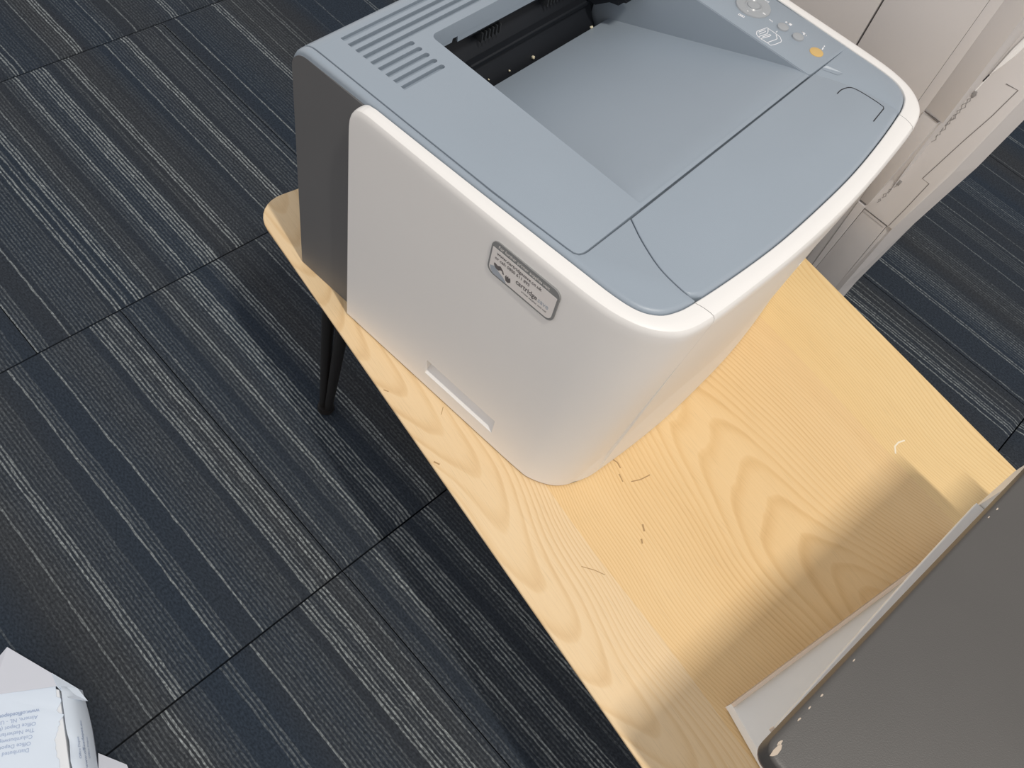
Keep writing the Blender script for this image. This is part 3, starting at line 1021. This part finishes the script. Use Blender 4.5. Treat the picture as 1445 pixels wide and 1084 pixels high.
zl = [0.02, .277, .395, .494, .60, .75, .95]
verts = []; faces = []
for z in zl:
    xo = xr(z) + (.0095 if z < .3 else .0148)
    pa = lean(Vector((xr(z) - .0006, YF + .003, z))); pb = lean(Vector((xo * .885 / .85, .885, z)))
    zz = pa.z
    verts += [(-.80, YF + .0125, zz), (-.129, YF + .0125, zz), (-.126, pa.y + .003, zz), tuple(pa), (pb.x, pb.y, zz),
              (-.17, 1.40, zz), (-.80, 1.42, zz)]
m_ = 7
for a in range(len(zl) - 1):
    for k in range(m_):
        faces.append((a * m_ + k, a * m_ + (k + 1) % m_, (a + 1) * m_ + (k + 1) % m_, (a + 1) * m_ + k))
faces.append(tuple(range(m_))); faces.append(tuple((len(zl) - 1) * m_ + k for k in range(m_)))
loc_obj(obj('cabinet_body', verts, faces, CREAM, copier, False))


def face_panel(name, pts, y_front, mt=CREAM, thick=.012, bev=.0012, tilt=None, label=None, ln=False):
    """panel in the x-z plane facing the viewer; pts (x, z)"""
    bm = plate_bm(pts, 0, thick, bev, 2)
    for v in bm.verts:
        x, z, d = v.co.x, v.co.y, v.co.z
        yy = y_front + thick - d
        if tilt: yy += tilt(x, z)
        v.co = lean(Vector((x, yy, z))) if ln else Vector((x, yy, z))
    return loc_obj(bm_obj(name, bm, mt, copier, True, label))


face_panel('side_door', [(-.79, .03), (-.2446, .03), (-.2446, 1.015), (-.79, 1.015)], YF)
face_panel('side_door', [(-.2426, .03), (-.1580, .03), (-.1580, 1.015), (-.2426, 1.015)], YF)
face_panel('corner_strip', [(-.1579, .03), (-.1476, .03), (-.1476, 1.015), (-.1579, 1.015)], YF, bev=.0002,
           tilt=lambda x, z: max(0, (x + .158)) * .18)
face_panel('pull_groove', [(-.1476, .531), (-.1252, .531), (-.1252, 1.015), (-.1476, 1.015)], YF + .0018, bev=.0002)
face_panel('groove_stop', [(-.1476, .402), (-.1370, .402), (-.1290, .5295), (-.1476, .5295)], YF + .0008, bev=.0003)
face_panel('corner_strip', [(-.1476, .03), (-.1444, .03), (-.1429, .277), (-.1376, .3985), (-.1476, .3985)], YF + .0004, bev=.0002)
rp = [(-.1395, .3965)] + [(xr(z), z) for z in (.3965, .44, .494, .55, .60, .80, 1.015)] + [(-.1250, 1.015), (-.1250, .53), (-.1370, .42)]
face_panel('front_corner_panel', rp, YF + .0, bev=.0012, ln=True)
face_panel('lower_door', [(-.1440, .03), (-.1090, .03), (-.1090, .277), (-.1060, .3952), (-.1372, .3952), (-.1425, .277)], YF + .0012, bev=.0003,
           tilt=lambda x, z: (.3952 - z) * .02)
face_panel('corner_strip', [(-.1080, .03), (xr(.03) + .0, .03), (xr(.277), .277), (xr(.3952), .3952), (-.1054, .3952), (-.1082, .277)], YF + .0012, bev=.0003,
           tilt=lambda x, z: (.3952 - z) * .02 + max(0, x + .108) * .3)


def face_line(name, pts, wd, mt, y=YF - .0001, h=.0003, ln=True):
    bm = bmesh.new(); strip_bm(bm, pts, wd, 0, h)
    for v in bm.verts:
        v.co = Vector((v.co.x, y - v.co.z, v.co.y))
        if ln: v.co = lean(v.co)
    return loc_obj(bm_obj(name, bm, mt, copier, False))


CSEAM = mat('copier seam', (0.16, 0.145, 0.14), 0.8, 0.2)
CPRINT = mat('copier grey print', (0.27, 0.26, 0.255), 0.7, 0.2)
CLIGHT = mat('copier pale plastic', (0.80, 0.80, 0.80), 0.4, 0.4)
face_line('panel_joint', [(-.2436, .03), (-.2436, 1.0)], .0018, CSEAM, YF + .006, ln=False)
face_line('panel_joint', [(-.1005, .599), (-.0882, .6003), (-.0920, .566), (-.0980, .531), (-.1070, .4700), (-.0982, .4700), (-.1010, .430), (-.1040, .398)], .0007, CSEAM)
face_line('groove_end', [(-.1472, .5312), (-.1290, .5300)], .0012, CSEAM, YF + .0005, ln=False)
face_line('panel_joint', [(-.1371, .3965), (-.1062, .3960)], .0006, CSEAM, ln=False)
# gauge print: small chain of lozenges
def lozenges(n, a, b_, s, skip=()):
    out = []
    for k in range(n):
        t = k / (n - 1)
        x = a[0] + (b_[0] - a[0]) * t; z = a[1] + (b_[1] - a[1]) * t
        if k in skip: continue
        q = s * (1.0 if k % 2 == 0 else .7)
        out.append([(x - q * .5, z), (x, z + q), (x + q * .5, z), (x, z - q), (x - q * .5, z)])
        out.append([(x, z - q), (a[0] + (b_[0] - a[0]) * (t + .7 / n), a[1] + (b_[1] - a[1]) * (t + .7 / n))])
    return out


bmz = lozenges(9, (-.1178, .574), (-.1225, .514), .0040)
bmz += lozenges(4, (-.1210, .543), (-.1242, .520), .0034)
for nme, segs in (('size_gauge_print', bmz), ('size_gauge_print', lozenges(4, (-.1255, .4440), (-.1292, .4175), .0032))):
    bm = bmesh.new()
    for s_ in segs: strip_bm(bm, s_, .0007, 0, .0003)
    for v in bm.verts: v.co = lean(Vector((v.co.x, YF - .0001 - v.co.z, v.co.y)))
    loc_obj(bm_obj(nme, bm, CPRINT, copier, False))
face_panel('gauge_mark', [(-.1195, .5715), (-.1165, .5715), (-.1165, .5775), (-.1195, .5775)], YF - .0012, CPRINT, .0012, .0002, ln=True)
face_panel('gauge_mark', [(-.1255, .4460), (-.1222, .4460), (-.1218, .4530), (-.1250, .4530)], YF - .0006, CPRINT, .0012, .0002, ln=True)
face_panel('gauge_mark', [(-.1012, .640), (-.0985, .640), (-.0985, .655), (-.1012, .655)], YF - .0006, CPRINT, .0012, .0002, ln=True)
# pale curled guide and the slit under it
lens = [(-.1172, .5985)] + [(-.1172 + .010 * t + .0040 * math.sin(math.pi * t), .5985 + .066 * t) for t in (.2, .4, .6, .8)] + [(-.1060, .664), (-.1110, .657), (-.1150, .630)]
face_panel('paper_guide', lens, YF - .004, CLIGHT, .004, .001, ln=True)
face_line('slit', [(-.1188, .5890), (-.1178, .5975)], .0013, SEAM)
face_line('ridge', [(-.1190, .5770), (-.1172, .5985)], .0010, CLIGHT)
# slot near the top edge
face_panel('catch_slot', round_poly([(-.1893, .6375), (-.1847, .6355), (-.1900, .6600), (-.1950, .6600)], .0012, 3), YF - .0004, CPRINT, .001, .0002)
for (x, y) in ((-.72, .93), (-.20, .93), (-.72, 1.36), (-.22, 1.36)):
    bm = bmesh.new(); tube_bm(bm, (x, y, 0), (x, y, .03), .028, .028, 20)
    loc_obj(bm_obj('castor', bm, BLACK, copier, True))

# ------------------------------------------------------------------ white machine with a dark lid, front right
ML = (0.30, 0.42, TABLE_Z)
mach = empty('desktop_scanner', ML, 0,
             'white office machine with a scuffed dark grey lid, on the table corner nearest the viewer', 'scanner')
MV = Vector(ML)


def mo(o):
    o.location = -MV
    return o


e1 = Vector((math.cos(math.radians(85.85)), math.sin(math.radians(85.85))))
e2 = Vector((e1.y, -e1.x))
L0 = Vector((0.0992, 0.2195))
LLEN = 0.378


def lid_pt(a, b_): p = L0 + e1 * a + e2 * b_; return (p.x, p.y)


lidpoly = round_poly([lid_pt(0, 0), lid_pt(0, .40), lid_pt(LLEN, .40), lid_pt(LLEN, 0)], .010, 6)
mo(plate('lid', lidpoly, .5445, .560, LIDM, mach, .0025, 3))
mo(plate('lid_rim', offset(lidpoly, .0006), .5415, .5445, mat('lid rim', (.25, .19, .16), .6, .3), mach, .0003, 1))
# upper housing: white wall right under the lid
up = [(.1070, .2555), (.1141, .4250), (.1190, .5130), (.1450, .5130), (.48, .48), (.48, .2450)]
mo(plate('upper_housing', up, .5070, .5110, BWHITE, mach, .0006, 1))
under = [lid_pt(.012, .020), lid_pt(.012, .38), lid_pt(LLEN - .06, .38), lid_pt(LLEN - .06, .020)]
mo(plate('lid_base', under, .5108, .5416, BWHITE, mach, .0004, 1))
mo(plate('hinge_housing', [(.1215, .5140), (.1290, .5751), (.134, .592), (.50, .57), (.49, .482), (.1450, .5140)], .5000, .5413, BWHITE, mach, .0006, 1))
mo(plate('tongue_shadow_block', [lid_pt(LLEN - .001, .052), lid_pt(LLEN - .001, .36), lid_pt(LLEN + .040, .36), lid_pt(LLEN + .040, .052)], .530, .556, LIDM, mach, .002, 2))  # unseen block added behind the lid to cast the tongue of its shadow
# lower body, set back under the housing
lo = [(.155, .275), (.165, .60), (.47, .57), (.46, .25)]
mo(plate('lower_body', lo, .374, .509, BWHITE, mach, .002, 2))
# base tray at table level, sticking out towards the open table
a79 = math.radians(79.07); am17 = math.radians(-17.27)
B0_ = Vector((.0985, .3097)); d1 = Vector((math.cos(a79), math.sin(a79))); d2 = Vector((math.cos(am17), math.sin(am17)))
bpoly = [tuple(B0_), tuple(B0_ + d2 * .37), (.50, .57), tuple(B0_ + d1 * .30)]
mo(plate('base_tray', bpoly, .3615, .3735, BWHITE, mach, .0008, 2))
p0, p3 = bpoly[0], bpoly[3]
q0 = Vector(p0) + (Vector((d1.y, -d1.x)) * .0030); q3 = Vector(p3) + (Vector((d1.y, -d1.x)) * .0030)
RIM = mat('cream rim', (.78, .66, .55), .5, .3)
mo(plate('tray_rim', [p0, tuple(q0), tuple(q3), p3], .3600, .3775, RIM, mach, .0006, 2))
mo(plate('tray_pin', [(.1055, .2545), (.1125, .2535), (.1127, .2558), (.1057, .2568)], .5090, .5124, RIM, mach, .0002, 1))
WEAR = mat('worn edge', (.50, .42, .34), .8, .2)
for (a, b_, s) in ((.006, .006, .0035), (.011, .0045, .002), (.030, .0035, .0012), (.040, .0032, .0011), (.052, .0034, .0012), (.085, .003, .001), (.245, .0028, .0011), (.256, .0032, .0012), (.318, .003, .0012)):
    pts = []
    for k in range(7):
        t = 2 * math.pi * k / 7
        q = lid_pt(a + s * (1.6 if s > .003 else 1.3) * math.cos(t) * random.uniform(.6, 1.2), b_ + s * .45 * math.sin(t) * random.uniform(.6, 1.2))
        pts.append(q)
    mo(plate('chipped_edge', pts, .5595, .56015, WEAR, mach, .00005, 1))
for (x, y) in ((.14, .33), (.17, .57), (.44, .26), (.46, .54)):
    mo(disc('rubber_foot', x, y, .010, .3600, .3618, BLACK, mach, 0, 16))

# ------------------------------------------------------------------ torn ream of paper on the carpet
RA = math.radians(58.0)
ream = empty('paper_ream', (-0.36, -0.17, 0), 0,
             'torn white paper ream wrapper with blue print, lying on the carpet at the lower left', 'paper ream')
RV = Vector((-0.36, -0.17, 0))


def ro_(o):
    o.location = -RV
    return o


rt = [(-.392, -.131), (-.3640, -.0875), (-.3600, -.0850), (-.2880, -.1145), (-.20, -.1490), (-.33, -.36), (-.53, -.26)]
# stack of sheets inside the wrapper
sheets = offset(rt, .0015)
ro_(plate('paper_stack', sheets, .002, .0545, mat('copy paper', (.80, .82, .84), .7, .2), ream, .0004, 1))
# wrapper top with torn right edge
torn = [(-.398, -.138), (-.3660, -.0868)]
rng = random.Random(3)
A_ = Vector((-.3545, -.0905)); B_ = Vector((-.292, -.1235)); Nn = Vector((B_ - A_)).orthogonal().normalized()
for k in range(26):
    t = k / 25
    p = A_.lerp(B_, t); off = -.001 + .0030 * math.sin(t * 7) + rng.uniform(-.0012, .0012)
    if t < .35: off += .003 * math.sin(t / .35 * 9)
    torn.append((p.x + Nn.x * off, p.y + Nn.y * off))
torn += [(-.215, -.163), (-.33, -.355), (-.525, -.26)]
ro_(plate('wrapper_top', torn, .0546, .0556, PAPER, ream, .0004, 2))
# wrapper side, leaning out, with a torn upper edge
verts = []; faces = []
S0 = Vector((-.3610, -.0838)); S1 = Vector((-.2100, -.1465)); ns = 30
so_ = Vector((S1 - S0)).normalized(); sn = Vector((so_.y, -so_.x)) * -1
for k in range(ns + 1):
    t = k / ns; p = S0.lerp(S1, t)
    zt = .056 if t < .30 else .052 + rng.uniform(-.002, .002) + .002 * math.sin(t * 30)
    bulge = .004 * math.sin(min(1, t * 3) * math.pi / 2)
    for (z, o_) in ((zt, 0.0), (.040, .008 + bulge * .5), (.020, .012 + bulge), (.0006, .009 + bulge)):
        verts.append((p.x + sn.x * o_, p.y + sn.y * o_, z))
for k in range(ns):
    for r_ in range(3):
        a = 4 * k + r_; faces.append((a, a + 4, a + 5, a + 1))
o = ro_(obj('wrapper_side', verts, faces, PAPER, ream, True))
sm = o.modifiers.new('t', 'SOLIDIFY'); sm.thickness = .0006
# folded end flap and side wings
verts = [(-.4000, -.140, .056), (-.3625, -.0860, .0562), (-.3480, -.0745, .047), (-.3640, -.0640, .0520), (-.3780, -.0800, .0550), (-.4335, -.1025, .0560), (-.430, -.115, .048), (-.452, -.155, .040)]
verts = [(-.3980, -.138, .0560), (-.3640, -.0865, .0565), (-.3790, -.0835, .0570), (-.4325, -.1030, .0560), (-.4300, -.1180, .0500), (-.4420, -.1300, .0450), (-.4500, -.1500, .0470)]
o = ro_(obj('end_flap', verts, [(0, 1, 2), (0, 2, 3), (0, 3, 4), (0, 4, 5), (0, 5, 6)], PAPER2, ream, False, 'pale lilac unfolded end flap'))
sm = o.modifiers.new('t', 'SOLIDIFY'); sm.thickness = .0005
verts = [(-.3640, -.0865, .0562), (-.3790, -.0835, .0565), (-.3540, -.0735, .0400), (-.3400, -.0735, .0280), (-.3480, -.0850, .0500)]
o = ro_(obj('corner_fold', verts, [(0, 1, 2), (0, 2, 3), (0, 3, 4)], PAPER, ream, False))
sm = o.modifiers.new('t', 'SOLIDIFY'); sm.thickness = .0005
verts = [(-.291, -.0935, .014), (-.2640, -.0790, .006), (-.2250, -.085, .006), (-.240, -.120, .022)]
o = ro_(obj('torn_wing', verts, [(0, 1, 2, 3)], PAPER2, ream, False))
sm = o.modifiers.new('t', 'SOLIDIFY'); sm.thickness = .0005
# wrapper print
th = math.atan2(-0.13990 + 0.10992, -0.37393 + 0.35529)
dirx = Vector((math.cos(th), math.sin(th), 0)); diry = Vector((-dirx.y, dirx.x, 0))
P0 = Vector((-.3553, -.1099, .0560))
rows_ = ['www.officedepot.eu', 'Almere, NL - UK', 'Office Depot (UK) Ltd', 'The Netherlands', 'Columbusweg 33', 'Office Depot Intern.', 'Distributed by']
for k, s_ in enumerate(rows_):
    loc_ = P0 - diry * (-.0062 * k) if False else P0 + diry * (.0062 * k) + dirx * (.0012 * k)
    t_ = text('lettering', s_, .0054, loc_ - RV, BLUEINK, ream, rot=(0, 0, th), bold=.00012 if k == 0 else 0.0)
SIDE = [(.056, 0.0), (.040, .010), (.020, .016), (.0006, .013)]


def on_side(a, b_):
    """point on the wrapper's side: a along it, b_ measured down it"""
    L = [0.0]
    for (z0, o0), (z1, o1) in zip(SIDE, SIDE[1:]): L.append(L[-1] + math.hypot(z1 - z0, o1 - o0))
    for k in range(3):
        if b_ <= L[k + 1] or k == 2:
            t = (b_ - L[k]) / (L[k + 1] - L[k]); break
    z = SIDE[k][0] + (SIDE[k + 1][0] - SIDE[k][0]) * t; o_ = SIDE[k][1] + (SIDE[k + 1][1] - SIDE[k][1]) * t
    p = S0 + so_ * a
    return Vector((p.x + sn.x * (o_ + .0008), p.y + sn.y * (o_ + .0008), z + .0004)) - RV


for body, size, a0, b0 in (('www.officedepot.eu', .0060, .085, .021), ('Office Depot', .0042, .075, .028), ('Office Depot', .0042, .075, .014)):
    t_ = text('lettering', body, size, (0, 0, 0), BLUEINK, ream, rot=(0, 0, 0))
    for v in t_.data.vertices:
        v.co = on_side(a0 - v.co.x, b0 - v.co.y)
